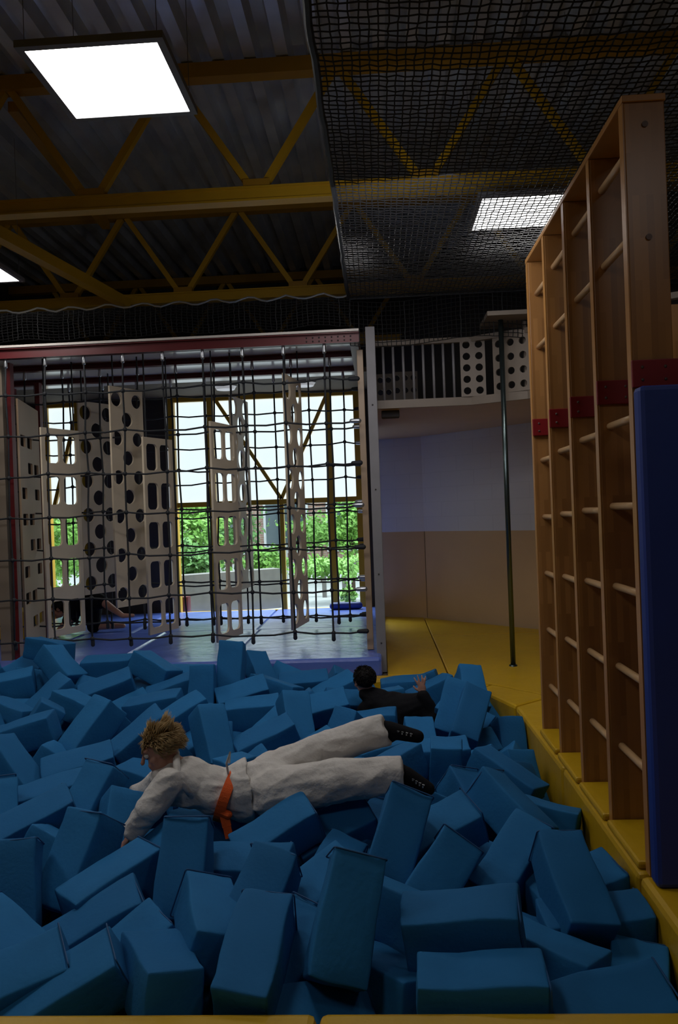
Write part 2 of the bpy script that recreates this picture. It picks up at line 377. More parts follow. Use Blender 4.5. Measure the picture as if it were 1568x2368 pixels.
for Y, px in ((7.56, 33), (8.7, 99)):
    x = P(px, 1184, Y).x; mk('red_post', box(B(), x-.025, x+.025, Y-.04, Y+.04, .0, 3.09), 'red', t)
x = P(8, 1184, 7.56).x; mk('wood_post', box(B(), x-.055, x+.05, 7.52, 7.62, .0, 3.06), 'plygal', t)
# slotted side panel at left
p0 = P(48, 1184, 7.68); p1 = P(94, 1184, 8.62); w = (V((p1.x, p1.y, 0))-V((p0.x, p0.y, 0))).length
holes = []
for r_ in range(8):
    z = .3+r_*.27
    for k in range(3):
        if (r_+k) % 3: holes.append(rsq(-w/2+.17+k*.30, z, .22, .12, .02))
me = plate('slotted_board', w, 2.6, holes, .02, 'ply')
o = bpy.data.objects.new('slotted_board', me); C.objects.link(o); tag(o, 'tall plywood board with rectangular slots between the two red posts', 'climbing panel')
o.location = ((p0.x+p1.x)/2, (p0.y+p1.y)/2, .16); o.rotation_euler = (0, 0, math.atan2(p1.y-p0.y, p1.x-p0.x))
tag(mk('storage_box', box(B(), P(0, 1450, 8.9).x-.3, P(100, 1450, 9).x, 8.85, 9.3, .16, .48), 'yellow', bev=.02), 'yellow padded box behind the left red posts', 'padded box')
# hanging perforated panels
def hang(x1, Y1, x2, Y2, zt, zb, kind, label, m='plyg'):
    a = P(x1, 1184, Y1); b = P(x2, 1184, Y2); a.z = b.z = 0; w = (b-a).length; h = zt-zb; holes = []
    if kind == 'square':
        n = 5; ch = h/n
        for r_ in range(n):
            for sx in (-1, 1): holes.append(rsq(sx*w*.228, ch*(r_+.5), w*.36, ch*.68, w*.09))
    else:
        n = 11; ch = h/(n+.3)
        for r_ in range(n):
            z = ch*(r_+.65)
            if r_ % 2 == 0: holes += [circ(-w*.31, z, min(w*.16, ch*.88)), circ(w*.31, z, min(w*.16, ch*.88))]
            else: holes.append(circ(0, z, min(w*.165, ch*.86)))
    me = plate('board', w, h, holes, .022, m); c = (a+b)/2
    t = thing('hanging_panel', (c.x, c.y, zb), label, 'climbing panel', 'perforated plywood panels hung inside the climbing frame')
    o = bpy.data.objects.new('board', me); C.objects.link(o); o.parent = t; o.rotation_euler = (0, 0, math.atan2(b.y-a.y, b.x-a.x))
    for k in (.12, .88):
        q = a.lerp(b, k); mk('hanger_rope', tube(B(), [(q.x, q.y, zt-.03), (q.x, q.y, 3.2)], .008, 6), 'rope', t)
hang(100, 7.75, 187, 8.22, 2.47, .33, 'square', 'leftmost hanging plywood panel with two columns of rounded square holes')
hang(188, 8.5, 270, 8.95, 2.84, .68, 'round', 'second hanging panel from left, pale plywood with round holes')
hang(262, 7.7, 337, 8.1, 2.85, .62, 'round', 'third hanging panel from left, tall with round holes')
hang(335, 7.75, 402, 8.2, 2.33, .33, 'square', 'fourth hanging panel from left with square holes, beside the dark wall')
hang(492, 7.6, 550, 8.15, 2.44, .26, 'square', 'fifth hanging panel, square holes, hanging lowest before the window')
hang(540, 8.4, 580, 9.05, 2.82, .68, 'round', 'dark narrow looking panel with round holes just right of the lowest panel')
hang(666, 7.6, 704, 8.22, 2.88, .36, 'round', 'rightmost hanging panel, seen almost edge on with round holes')
# rope nets
bmc = B(); bmesh.ops.create_uvsphere(bmc, u_segments=10, v_segments=7, radius=.022); conn = bpy.data.meshes.new('rope_connector'); bmc.to_mesh(conn); bmc.free(); conn.materials.append(MT['rope'])
for p in conn.polygons: p.use_smooth = True
def ropenet(Y, xs_, zs, label, ztop=3.095):
    t = thing('climbing_net', (XR, Y, .3), label, 'rope net', 'black rope climbing nets')
    N = {}
    for i, x in enumerate(xs_):
        dr = random.uniform(-.025, .025)
        for j, z in enumerate(zs): N[i, j] = V((x+random.uniform(-.009, .009)+dr*(len(zs)-j)/len(zs), Y+random.uniform(-.03, .03), z+random.uniform(-.018, .018)))
    base = wloc(t)
    for i, x in enumerate(xs_):
        pts = [N[i, j] for j in range(len(zs))]
        pts = [V((pts[0].x, Y, pts[0].z-.03))]+pts+[V((x, Y, ztop-.06))]
        mk('vertical_rope', tube(B(), pts, .0095, 6), 'rope', t, smooth=True)
        mk('shackle', capsule(B(), (x, Y, ztop-.065), (x, Y, ztop), .02, .014, 8), 'steel', t, smooth=True)
        mk('rope_end_clamp', capsule(B(), pts[0]+V((0, 0, .01)), pts[0]-V((0, 0, .03)), .018, .02, 8), 'rope', t, smooth=True)
    for j, z in enumerate(zs):
        pts = [V((-4.5, Y, z))]
        for i in range(len(xs_)):
            n = N[i, j]
            if n.x < -4.45: continue
            m_ = pts[-1].lerp(n, .5); m_.z -= .014; pts.append(m_)
            pts.append(n)
        e = V((XR+.0, Y, z)); m_ = pts[-1].lerp(e, .5); m_.z -= .012; pts += [m_, e]
        mk('horizontal_rope', tube(B(), pts, .0095, 6), 'rope', t, smooth=True)
        mk('end_fitting', capsule(B(), e-V((.07, 0, 0)), e, .02, .024, 8), 'steel' if j % 2 else 'rope', t, smooth=True)
        for i in range(len(xs_)):
            o = bpy.data.objects.new('rope_connector', conn); C.objects.link(o); o.parent = t; o.location = N[i, j]-base
fx = [P(p, 815, 7.42).x for p in (-80, 12, 103, 193, 283, 375, 468, 560, 655, 750)]
ropenet(NY[0], fx, [.36+.4*k for k in range(7)], 'nearest black rope climbing net hanging from the front red beam')
fx = [-4.2+.415*k for k in range(10)]
ropenet(NY[1], fx, [.40+.4*k for k in range(7)], 'middle black rope climbing net among the hanging panels', 3.135)
fx = [-4.05+.41*k for k in range(10)]
ropenet(NY[2], fx, [.30+.4*k for k in range(7)], 'farthest black rope climbing net, nearest the window', 3.135)
# blue crash mats
seams = [-4.6, -3.55, -2.55, -1.45, XR+.14]
nm = ['leftmost', 'second from left', 'third from left', 'rightmost']
for i in range(4):
    o = mk('crash_mat', box(B(), seams[i]+.003, seams[i+1]-.003, 7.16, 9.15, -.035, .155), 'crash', bev=.03)
    tag(o, 'blue vinyl crash mat in the front row under the nets, %s' % nm[i], 'crash mat', 'front row of blue crash mats')
for i, (a, b) in enumerate(((-4.6, -3.0), (-2.99, -1.5), (-1.49, XR+.14))):
    o = mk('crash_mat', box(B(), a, b, 9.16, 11.05, -.035, .15), 'crash', bev=.03)
    tag(o, 'glossy blue crash mat in the back row by the windows, %s' % ('left', 'middle', 'right')[i], 'crash mat', 'back row of blue crash mats')
a = P(770, 1392, 10.8); b = P(830, 1390, 10.8); a.z = b.z = .2
tag(mk('foam_roll', capsule(B(), a, b, .05, .05, 12), 'pad', smooth=True), 'blue padded roll lying at the window foot', 'foam roll')
# ------------------------------------------------------------ yellow mats and kerbs
def pad(poly, z0, z1, label, cat='kerb pad', name='kerb_pad', group='yellow padded pit edge', bev=.025, m='yellow'):
    return tag(mk(name, prism(B(), poly, z0, z1), m, bev=bev), label, cat, group)
sx = PZ(735, 2350, 0).x
pad([(-5.1, 1.85), (sx-.004, 1.85), (sx-.004, 2.345), (-5.1, 2.345)], -.74, 0, 'yellow padded kerb along the bottom edge, left of its seam')
pad([(sx+.004, 1.85), (1.3, 1.85), (1.3, 2.345), (sx+.004, 2.345)], -.74, 0, 'yellow padded kerb along the bottom edge, right of its seam')
pad([(KX, 2.355), (1.3, 2.355), (1.3, 3.19), (KX, 3.19)], -.74, 0, 'yellow padded kerb in front of the tall blue pad')
pad([(KX, 3.2), (1.3, 3.2), (1.3, 4.5), (KX, 4.5)], -.74, 0, 'yellow padded kerb under the nearer ladder bays')
pad([(KX, 4.51), (1.3, 4.51), (1.3, 6.18), (KX-.02, 5.9)], -.74, 0, 'yellow padded kerb under the farther ladder bays')
pad([(KX-.02, 5.91), (1.3, 6.19), (.9, 6.65), (.77, 6.5)], -.74, 0, 'short slanted yellow kerb pad past the far ladder post')
pad([(.765, 6.505), (.895, 6.655), (.36, 7.13), (.3, 6.95)], -.74, 0, 'slanted yellow kerb pad at the far corner of the pit')
pad([(-1.0, 6.95), (.29, 6.95), (.35, 7.13), (-1.0, 7.13)], -.74, 0, 'straight yellow kerb pad below the blue crash mats')
pad([(-4.6, 6.95), (-1.01, 6.95), (-1.01, 7.13), (-4.6, 7.13)], -.74, -.03, 'dark blue kerb pad under the front of the crash mats', m='pad')
pad([(-4.6, 2.355), (-4.3, 2.355), (-4.3, 6.94), (-4.6, 6.94)], -.74, 0, 'yellow padded kerb along the far left side of the pit')
def fm(poly, label): pad(poly, -.035, 0, label, 'floor mat', 'floor_mat', 'yellow floor mats', .01)
fm([(.03, 7.14), (.36, 7.14), (.57, 6.99), (.57, 10.85), (.03, 11.05)], 'narrow yellow floor mat beside the grey post')
fm([(.58, 9.3), (2.1, 9.3), (.62, 10.75), (.58, 10.8)], 'yellow floor mat against the plywood wall')
fm([(.58, 6.97), (.91, 6.67), (1.31, 6.21), (3.9, 6.21), (3.9, 8.0), (2.2, 9.2), (2.1, 9.28), (.58, 9.28)], 'large yellow floor mat under the metal pole')
fm([(1.31, 2.36), (3.9, 2.36), (3.9, 6.2), (1.31, 6.2)], 'yellow floor mat to the right of the wooden ladders')
fm([(-5.1, -1.9), (3.9, -1.9), (3.9, 1.84), (-5.1, 1.84)], 'yellow floor mat before the foam pit')
# ------------------------------------------------------------ wooden ladder wall
t = thing('ladder_wall', (1.11, 4.2, 0), 'wooden wall of four tall ladder bays standing on the yellow kerb', 'climbing ladder')
LX0, LX1 = 1.035, 1.195; LY = [3.2+.5*k for k in range(5)]
for k, y in enumerate(LY):
    mk('post', box(B(), LX0, LX1, y-.025, y+.025, 0.0, 3.09), 'lam', t, bev=.004)
    mk('edge_strip', box(B(), LX0-.006, LX0-.0005, y-.024, y+.024, 0.0, 3.09), 'lamside', t)
    pl = mk('red_plate', box(B(), LX0-.01, LX1+(.2 if k == 0 else .02), y-.045, y-.027, 1.95, 2.06), 'redplate', t, bev=.004)
    bm = B()
    for x in ([LX0+.03, LX0+.12]+([LX0+.22] if k == 0 else [])):
        for z in (1.98, 2.03): bmesh.ops.create_uvsphere(bm, u_segments=8, v_segments=5, radius=.007, matrix=Matrix.Translation((x, y-.044, z)))
    mk('bolts', bm, 'bolt', pl)
mk('top_board', box(B(), LX0-.008, LX1+.005, 3.17, 5.23, 3.092, 3.12), 'lamside', t, bev=.003)
bm = B()
for z in (2.55, 3.0): bmesh.ops.create_cone(bm, cap_ends=True, segments=14, radius1=.012, radius2=.012, depth=.008, matrix=Matrix.Translation(((LX0+LX1)/2, 3.172, z)) @ Matrix.Rotation(math.pi/2, 4, 'X'))
mk('post_bolts', bm, 'bolt', t)
for k in range(4):
    for z in (.37, .74, 1.11, 1.48, 1.85, 2.59, 2.94):
        zq = z-.02*k
        mk('rung', tube(B(), [(LX0+.05, LY[k]+.02, zq), (LX0+.05, LY[k+1]-.02, zq)], .017, 10), 'rung', t, smooth=True)
for k in range(4):
    tag(mk('bay_pad', box(B(), KX+.01, 1.2, LY[k]+.03, LY[k+1]-.03, .001, .035), 'yellow', bev=.012), 'small yellow pad on the kerb inside the %s ladder bay' % ('nearest', 'second nearest', 'third nearest', 'farthest')[k], 'pad', 'small pads in the ladder bays')
tag(mk('wall_pad', box(B(), 1.018, 1.6, 3.06, 3.145, .002, 1.945), 'pad', bev=.02), 'tall dark blue pad standing against the nearest ladder post', 'wall pad')
t = thing('ladder_wall', (2.3, 5.0, 0), 'farther dim wooden ladder frame right of the tall ladders', 'climbing ladder')
for y in (4.6, 5.6, 6.15): mk('post', box(B(), 2.25, 2.4, y-.025, y+.025, 0, 3.0), 'lam', t)
for z in (.4, .8, 1.2, 1.6, 2.0, 2.4): mk('rung', tube(B(), [(2.32, 4.6, z), (2.32, 6.15, z)], .017, 8), 'rung', t)
# ------------------------------------------------------------ fire pole & gallery
pb = PZ(1187, 1540, 0)
t = thing('fire_pole', (pb.x, pb.y, 0), 'dark metal sliding pole standing on the yellow mats', 'pole')
mk('pole', tube(B(), [(pb.x, pb.y, 0.0), (pb.x, pb.y, 3.24)], .024, 16), 'chrome', t, smooth=True)
bm = B(); bmesh.ops.create_cone(bm, cap_ends=True, segments=20, radius1=.04, radius2=.035, depth=.012, matrix=Matrix.Translation((pb.x, pb.y, .007))); mk('base_flange', bm, 'chrome', t)
t = thing('gallery', (1, 9, 2.5), 'raised plywood gallery with barred railing above the yellow mats', 'gallery')
edge = [(.0, 7.72), (.95, 7.72), (1.45, 7.45), (1.9, 6.7), (2.9, 6.2)]
mk('slab', prism(B(), edge+[(3.9, 6.2), (3.9, 8.0), (2.2, 9.28), (.62, 10.82), (0, 11.1)], 2.50, 2.56), 'ply', t)
bm = B()
for p, q in zip(edge, edge[1:]): bar(bm, (p[0], p[1]-.015, 2.54), (q[0], q[1]-.015, 2.54), .03, .08)
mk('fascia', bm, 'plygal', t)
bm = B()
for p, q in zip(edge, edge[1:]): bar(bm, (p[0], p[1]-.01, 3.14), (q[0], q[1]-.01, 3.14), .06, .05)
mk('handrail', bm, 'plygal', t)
for k in range(8):
    x = .10+.098*k; mk('baluster', tube(B(), [(x, 7.71, 2.58), (x, 7.71, 3.12)], .013, 8), 'grey', t, smooth=True)
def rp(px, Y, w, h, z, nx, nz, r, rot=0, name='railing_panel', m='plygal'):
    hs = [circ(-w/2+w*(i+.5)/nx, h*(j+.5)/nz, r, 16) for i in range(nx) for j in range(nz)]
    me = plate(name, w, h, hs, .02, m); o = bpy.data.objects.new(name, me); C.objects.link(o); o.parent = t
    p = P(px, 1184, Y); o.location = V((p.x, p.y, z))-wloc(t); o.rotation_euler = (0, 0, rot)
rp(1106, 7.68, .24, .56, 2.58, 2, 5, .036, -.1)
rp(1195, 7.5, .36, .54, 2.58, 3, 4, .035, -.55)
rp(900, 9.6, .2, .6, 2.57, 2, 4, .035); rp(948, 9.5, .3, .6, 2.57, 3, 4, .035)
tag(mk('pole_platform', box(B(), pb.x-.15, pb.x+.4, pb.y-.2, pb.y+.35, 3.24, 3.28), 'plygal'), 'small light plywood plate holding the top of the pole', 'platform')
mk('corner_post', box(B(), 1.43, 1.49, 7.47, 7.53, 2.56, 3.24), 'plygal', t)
q = P(903, 958, 7.9); mk('speaker_box', box(B(), q.x-.09, q.x+.09, 7.85, 7.97, 2.43, 2.502), 'dark', t, bev=.01)  # dark speaker box fixed under the gallery slab
# ------------------------------------------------------------ garden outside
tag(S(mk('floor_garden', box(B(), -16, 12, 11.45, 45, -.3, -.12), 'gravel')), 'pale gravel yard outside the windows', 'ground')
def bush(px, py, Y, rx, rz, label, m='leaf', nl=1100, ls=.06, group='shrubs outside the window', z0=-.12):
    c = P(px, py, Y); t = thing('garden_shrub', (c.x, Y, z0), label, 'shrub', group); bm = B()
    for _ in range(nl):
        d = V((random.gauss(0, 1), random.gauss(0, 1), random.gauss(0, 1))).normalized(); k = random.uniform(.35, 1.0)+.75*noise.noise(d*1.8+V((px, 0, 0)))
        p = V((c.x+d.x*rx*k, Y+d.y*rx*.7*k, c.z+d.z*rz*k))
        if p.z < z0+.02: continue
        a = V((random.gauss(0, 1), random.gauss(0, 1), random.gauss(0, 1))).normalized(); b = a.orthogonal().normalized(); s = ls*random.uniform(.6, 1.3)
        bm.faces.new([bm.verts.new(p+a*s), bm.verts.new(p+b*s*.5), bm.verts.new(p-a*s), bm.verts.new(p-b*s*.5)])
    mk('foliage', bm, m, t, recalc=False)
    mk('stem', tube(B(), [(c.x, Y, z0), (c.x+.02, Y, c.z)], [.05, .02], 6), 'stem', t)
bush(452, 1220, 14.6, .62, .95, 'bright green shrub at the left of the V brace window', nl=1900)
bush(530, 1245, 16.5, .8, .75, 'rounded dark green shrub behind the low stone wall', 'leaf2', 1600)
bush(612, 1300, 15.6, .5, .3, 'low light green shrub left of the window centre bar')
bush(742, 1232, 18, .9, .4, 'low spreading shrub right of the window centre bar', nl=1500)
bush(812, 1215, 15, .42, .75, 'leafy green shrub at the right window edge', nl=1500)
bush(150, 1250, 14.5, .6, 1.1, 'green shrub outside the narrow left window', nl=1800)
bush(450, 1300, 13.6, .4, .3, 'small shrub at the left foot of the window', 'leaf2')
bush(805, 1375, 12.4, .14, .12, 'small round plant near the right window foot', 'leaf', 250, .05)
bush(770, 1312, 13.8, .75, .22, 'low green hedge behind the right window panes', 'leaf', 1500, .05)
bm = B(); a = P(415, 1345, 12.5); b = P(640, 1330, 13.6); bar(bm, (a.x-.3, a.y, .22), (b.x, b.y, .22), .3, .68)
tag(mk('garden_parapet', bm, 'stone'), 'low grey stone wall in the garden', 'garden wall')
bm = B(); a = P(700, 1280, 14.8); b = P(840, 1285, 14.8); bar(bm, (a.x, a.y, .55), (b.x, b.y, .55), .08, .14)
for k in range(4): q = a.lerp(b, k/3); bar(bm, (q.x, q.y+.1, -.12), (q.x, q.y+.1, .55), .08, .08)
tag(mk('garden_fence', bm, 'stone'), 'grey plank fence above the low hedge', 'fence')
t = thing('brick_building', (-3, 26, -.12), 'pale brick building with white windows across the yard', 'building')
mk('brick_wall', box(B(), -14, 6, 26, 30, -.12, 4.2), 'bricks', t)
for k in range(8):
    x = -11.5+k*2.1; wf = mk('window_frame', box(B(), x-.75, x+.75, 25.9, 25.99, .2, 2.3), 'gwhite', t); mk('pane', box(B(), x-.66, x+.66, 25.86, 25.9, .3, 2.2), 'gdark', wf)
mk('roof_edge', box(B(), -14.2, 6.2, 25.7, 30.2, 4.2, 4.5), 'gwhite', t)
def gchair(px, Y, label):
    x = P(px, 1250, Y).x; z = -.12
    t = thing('garden_chair', (x, Y, z), label, 'garden chair', 'white garden chairs'); mk('seat', box(B(), x-.22, x+.22, Y-.22, Y+.22, z+.43, z+.46), 'gwhite', t)
    mk('backrest', box(B(), x-.22, x+.22, Y+.2, Y+.23, z+.5, z+.9), 'gwhite', t)
    for a in (-1, 1):
        for b in (-1, 1): mk('leg', tube(B(), [(x+a*.2, Y+b*.2, z), (x+a*.2, Y+b*.2, z+(.9 if b > 0 else .43))], .015, 6), 'gwhite', t)
gchair(612, 17.0, 'white garden chair, left of the two'); gchair(640, 18.2, 'white garden chair, right of the two')
q = P(428, 1405, 11.75)
tag(mk('garden_tub', tube(B(), [(q.x, q.y, -.12), (q.x, q.y, .3)], .09, 16), 'red'), 'small red tub outside the left window corner', 'tub')
# ------------------------------------------------------------ people
def head(bm, c, f, u):
    f = f.normalized(); u = (u-f*u.dot(f)).normalized(); r = f.cross(u); R = Matrix((r, f, u)).transposed()
    ell(bm, c+u*.02-f*.005, (.072, .09, .084), R); ell(bm, c+f*.022-u*.042, (.055, .062, .062), R)
    ell(bm, c+f*.066-u*.083, (.024, .02, .018), R, 10)
    capsule(bm, c+f*.086+u*.014, c+f*.108-u*.02, .008, .012, 8)
    capsule(bm, c+f*.076-r*.04+u*.03, c+f*.076+r*.04+u*.03, .012, .012, 8)
    for s in (-1, 1):
        ell(bm, c+r*.074*s-f*.004-u*.0, (.009, .02, .03), R, 10); ell(bm, c+f*.055+r*.04*s-u*.025, (.024, .022, .024), R, 10)
    capsule(bm, c+f*.083-r*.018-u*.047, c+f*.083+r*.018-u*.047, .007, .007, 8); capsule(bm, c+f*.08-r*.015-u*.058, c+f*.08+r*.015-u*.058, .008, .008, 8)
    return r, f, u
def eyes(c, r, f, u, root):
    for s in (-1, 1):
        bm = B(); ell(bm, c+f*.079+r*.03*s+u*.008, (.012, .012, .012), None, 12); e = mk('eye', bm, 'eyew', root, smooth=True)
        bm = B(); ell(bm, c+f*.089+r*.03*s+u*.007, (.005, .005, .005), None, 8); mk('iris', bm, 'iris', e, smooth=True)
def hairdo(c, r, f, u, root, m, n, L, wild, lift=V((0, 0, 0)), thick=.003, tuft=0):
    bm = B(); R = Matrix((r, f, u)).transposed()
    cc = c+u*.026-f*.014
    rad = V((.078, .093, .082))
    i = 0
    bmb = B(); ell(bmb, cc, rad, R, 20)
    dele = [v for v in bmb.verts if (v.co-c).dot(f) > .045 and (v.co-c).dot(u) < .05 or (v.co-c).dot(u) < -.05]
    bmesh.ops.delete(bmb, geom=dele, context='VERTS'); hb = mk('hair', bmb, m, root, smooth=True)
    while i < n:
        d = V((random.gauss(0, 1), random.gauss(0, 1), random.gauss(0, 1))).normalized()
        if d.z < -.45 or (d.y > .45 and d.z < .3): continue
        p = cc+r*d.x*rad.x*.97+f*d.y*rad.y*.97+u*d.z*rad.z*.97
        o = (r*d.x+f*d.y+u*d.z); cl = noise.noise_vector(p*20)
        tf = max(0, d.z)*tuft*max(0, noise.noise(p*30)*2)
        tang = (-u*.8-f*.4); tang = (tang-o*tang.dot(o))
        g_ = (o*.32+tang*(.7 if tf < .3 else .0)+lift*(1+tf)+cl*wild*2.2).normalized()
        l_ = L*random.uniform(.6, 1.15)*(1+tf)
        tube(bm, [p-o*.004, p+g_*l_*.5+o*.005, p+g_*l_], [thick, thick*.8, .0005], 3); i += 1
    mk('hair_strands', bm, m, hb, smooth=True)
def hand(bm, w, d, n, side, s=1., curl=.35, spread=.5):
    d = d.normalized(); n = (n-d*n.dot(d)).normalized(); t = d.cross(n); R = Matrix((t, d, n)).transposed()
    ell(bm, w+d*.04*s, (.036*s, .046*s, .014*s), R, 14)
    for i, L in zip((-1.5, -.5, .5, 1.5), ((.054, .066, .07, .06) if side > 0 else (.06, .07, .066, .054))):
        b = w+d*.072*s+t*i*.018*s; fd = (d+t*i*spread*.3).normalized()
        k1 = b+fd*L*.45*s; k2 = k1+(fd-n*curl).normalized()*L*.35*s; k3 = k2+(fd-n*curl*2.2).normalized()*L*.3*s
        capsule(bm, b, k1, .0092*s, .0085*s, 8); capsule(bm, k1, k2, .0085*s, .008*s, 8); capsule(bm, k2, k3, .008*s, .007*s, 8)
    b = w+d*.02*s+t*side*.024*s; k1 = b+(d*.6+t*side*.8).normalized()*.035*s; k2 = k1+(d*.85+t*side*.45-n*.2).normalized()*.028*s
    capsule(bm, b, k1, .013*s, .0105*s, 8); capsule(bm, k1, k2, .0105*s, .009*s, 8)
# --- diver
t = thing('person', P(560, 1860, 3.88), 'person in white martial arts suit with orange belt diving onto blue foam blocks', 'person')
cap = capsule
hc = P(374, 1733, 3.84)
sh_n = P(392, 1808, 3.74); el_n = P(345, 1872, 3.66); wr_n = P(303, 1930, 3.66)
sh_f = P(388, 1792, 4.0); el_f = P(345, 1826, 4.08); wr_f = P(312, 1838, 4.12)
ch = P(432, 1808, 3.87); wa = P(528, 1836, 3.9); pe = P(615, 1814, 3.93)
hipn = P(630, 1832, 3.84); kn_n = P(785, 1803, 3.82); an_n = P(935, 1792, 3.82)
hipf = P(632, 1790, 4.02); kn_f = P(745, 1736, 4.06); an_f = P(895, 1687, 4.06)
bm = B()
r, f, u = head(bm, hc, V((-.86, -.38, -.33)), V((-.25, .05, 1)))
cap(bm, hc-u*.06-f*.02, P(412, 1782, 3.86), .047, .055); cap(bm, P(412, 1782, 3.86), ch, .07, .1); cap(bm, ch, wa, .10, .09); cap(bm, wa, pe, .09, .105)
for a, b_, c_, w_ in ((sh_n, el_n, wr_n, 1), (sh_f, el_f, wr_f, -1)):
    cap(bm, ch.lerp(a, .6), a, .05, .045); cap(bm, a, b_, .042, .032); cap(bm, b_, c_, .032, .022)
    hand(bm, c_, (c_-b_), V((-.5, -.3, .6)), w_, .85)
ft_n = P(990, 1824, 3.80); ft_f = P(966, 1703, 4.06)
for a, b_, c_ in ((hipn, kn_n, an_n), (hipf, kn_f, an_f)):
    cap(bm, pe, a, .08, .075); cap(bm, a, b_, .075, .05); cap(bm, b_, c_, .05, .032)
cap(bm, an_n, ft_n, .03, .022); cap(bm, an_f, ft_f, .03, .022)
blob('body', bm, 'skin', t, .006, 3)
eyes(hc, r, f, u, t)
hairdo(hc, r, f, u, t, 'hairb', 3000, .042, .22, V((.10, 0, .22)), .0027, 1.3)
bm = B(); axis = (wa-ch).normalized()
Rt = Matrix((axis, V((0, 1, 0)), axis.cross(V((0, 1, 0))))).transposed()
ell(bm, ch, (.18, .15, .118), Rt); ell(bm, wa-axis*.06, (.18, .145, .112), Rt); ell(bm, P(404, 1788, 3.86), (.085, .11, .08), Rt)
tube(bm, [wa-axis*.02, P(550, 1832, 3.905), P(578, 1826, 3.92)], [.115, .142, .158], 24)
cap(bm, ch.lerp(sh_n, .7), sh_n, .078, .075); cap(bm, sh_n, el_n, .074, .064); tube(bm, [el_n-(wr_n-el_n)*.1, wr_n], [.060, .050], 16)
cap(bm, ch.lerp(sh_f, .7), sh_f, .078, .075); cap(bm, sh_f, el_f, .07, .058); tube(bm, [el_f, wr_f], [.055, .048], 16)
blob('jacket', bm, 'gi', t, .007, 4, .009, 11)
mk('collar', tube(B(), [hc-u*.05-f*.06+r*.03, P(408, 1765, 3.76), P(412, 1800, 3.725), P(440, 1838, 3.735)], [.016, .018, .018, .014], 8), 'gi', t, smooth=True)
bm = B(); cap(bm, P(595, 1817, 3.92), pe, .125, .135)
cap(bm, pe, hipn, .135, .122); cap(bm, hipn, kn_n, .115, .10); tube(bm, [kn_n-(an_n-kn_n)*.1, P(860, 1798, 3.82), P(932, 1790, 3.82)], [.095, .092, .084], 20)
cap(bm, pe, hipf, .125, .118); cap(bm, hipf, kn_f, .108, .092); tube(bm, [kn_f-(an_f-kn_f)*.1, P(825, 1708, 4.06), P(893, 1686, 4.06)], [.088, .086, .080], 20)
blob('trousers', bm, 'gi', t, .008, 4, .011, 9)
for a, b_ in ((an_n, ft_n), (an_f, ft_f)):
    bm = B(); d = (b_-a); cap(bm, a-d*.3, a+d*.05, .042, .045); cap(bm, a+d*.05, b_, .046, .034); cap(bm, a, a+d*.1-V((0, 0, .03)), .035, .035)
    sk = blob('sock', bm, 'black', t, .007, 4)
    bm = B()
    for k in range(4):
        q = a+d*(.35+.14*k)+V((0, -.037, .010)); box(bm, q.x-.004, q.x+.003, q.y-.003, q.y+.008, q.z-.008, q.z+.008); box(bm, q.x-.004, q.x+.008, q.y-.003, q.y+.008, q.z+.002, q.z+.006)
    mk('sock_print', bm, 'sockw', sk)
# belt
bm = B(); bc = P(527, 1836, 3.9); e1 = V((0, 1, 0)); e2 = axis.cross(e1).normalized(); N_ = 40; rings = []
for k in range(N_):
    a = 2*math.pi*k/N_; d = e1*math.cos(a)*.158+e2*math.sin(a)*.131
    rings.append([bm.verts.new(bc+d*s+axis*w) for s, w in ((.93, -.026), (1.02, -.024), (1.02, .024), (.93, .026))])
for k in range(N_):
    A_, B_ = rings[k], rings[(k+1) % N_]
    for j in range(4): bm.faces.new((A_[j], A_[(j+1) % 4], B_[(j+1) % 4], B_[j]))
belt = mk('belt', bm, 'orange', t, smooth=False)
bm = B(); q0 = P(518, 1882, 3.765); q1 = P(525, 1912, 3.745); q2 = P(531, 1938, 3.735)
bar(bm, q0, q1, .045, .008, V((0, 1, 0))); bar(bm, q1, q2, .04, .008, V((0, 1, .2))); cap(bm, P(514, 1878, 3.765), P(528, 1884, 3.755), .02, .02, 8)
mk('belt_tail', bm, 'orange', belt)
mk('drawstring', tube(B(), [P(528, 1790, 3.84), P(524, 1765, 3.82), P(532, 1740, 3.82), P(530, 1765, 3.81)], .006, 6), 'gi', t)
# --- second person
t = thing('person', P(920, 1700, 6.0), 'person in black top with dark hair half sunk in foam, hand raised', 'person')
hc = P(843, 1574, 6.02)
bm = B(); r, f, u = head(bm, hc, V((-.45, .85, -.1)), V((-.1, 0, 1)))
ch = P(912, 1650, 5.98); nk = P(866, 1612, 6.02); hp = P(950, 1730, 5.98)
cap(bm, hc-u*.06, nk, .045, .05); cap(bm, nk, ch, .07, .11); cap(bm, ch, hp, .11, .11)
sR = P(968, 1632, 5.90); eR = P(1004, 1657, 5.84); wR = P(978, 1602, 5.84); sL = P(850, 1645, 6.0); eL = P(832, 1700, 6.05)
cap(bm, ch, sR, .06, .045); cap(bm, sR, eR, .042, .034); cap(bm, eR, wR, .034, .024); hand(bm, wR, V((-.15, 0, 1)), V((0, -1, .1)), -1, .9, .15, .8)
cap(bm, ch, sL, .06, .045); cap(bm, sL, eL, .042, .034); hand(bm, eL, V((-.3, -.2, -1)), V((0, -1, .1)), 1)
for s in (-1, 1): cap(bm, hp, hp+V((.12, .1*s, -.3)), .08, .06)
blob('body', bm, 'skin', t, .0065, 3); eyes(hc, r, f, u, t); hairdo(hc, r, f, u, t, 'haird', 900, .022, .05)
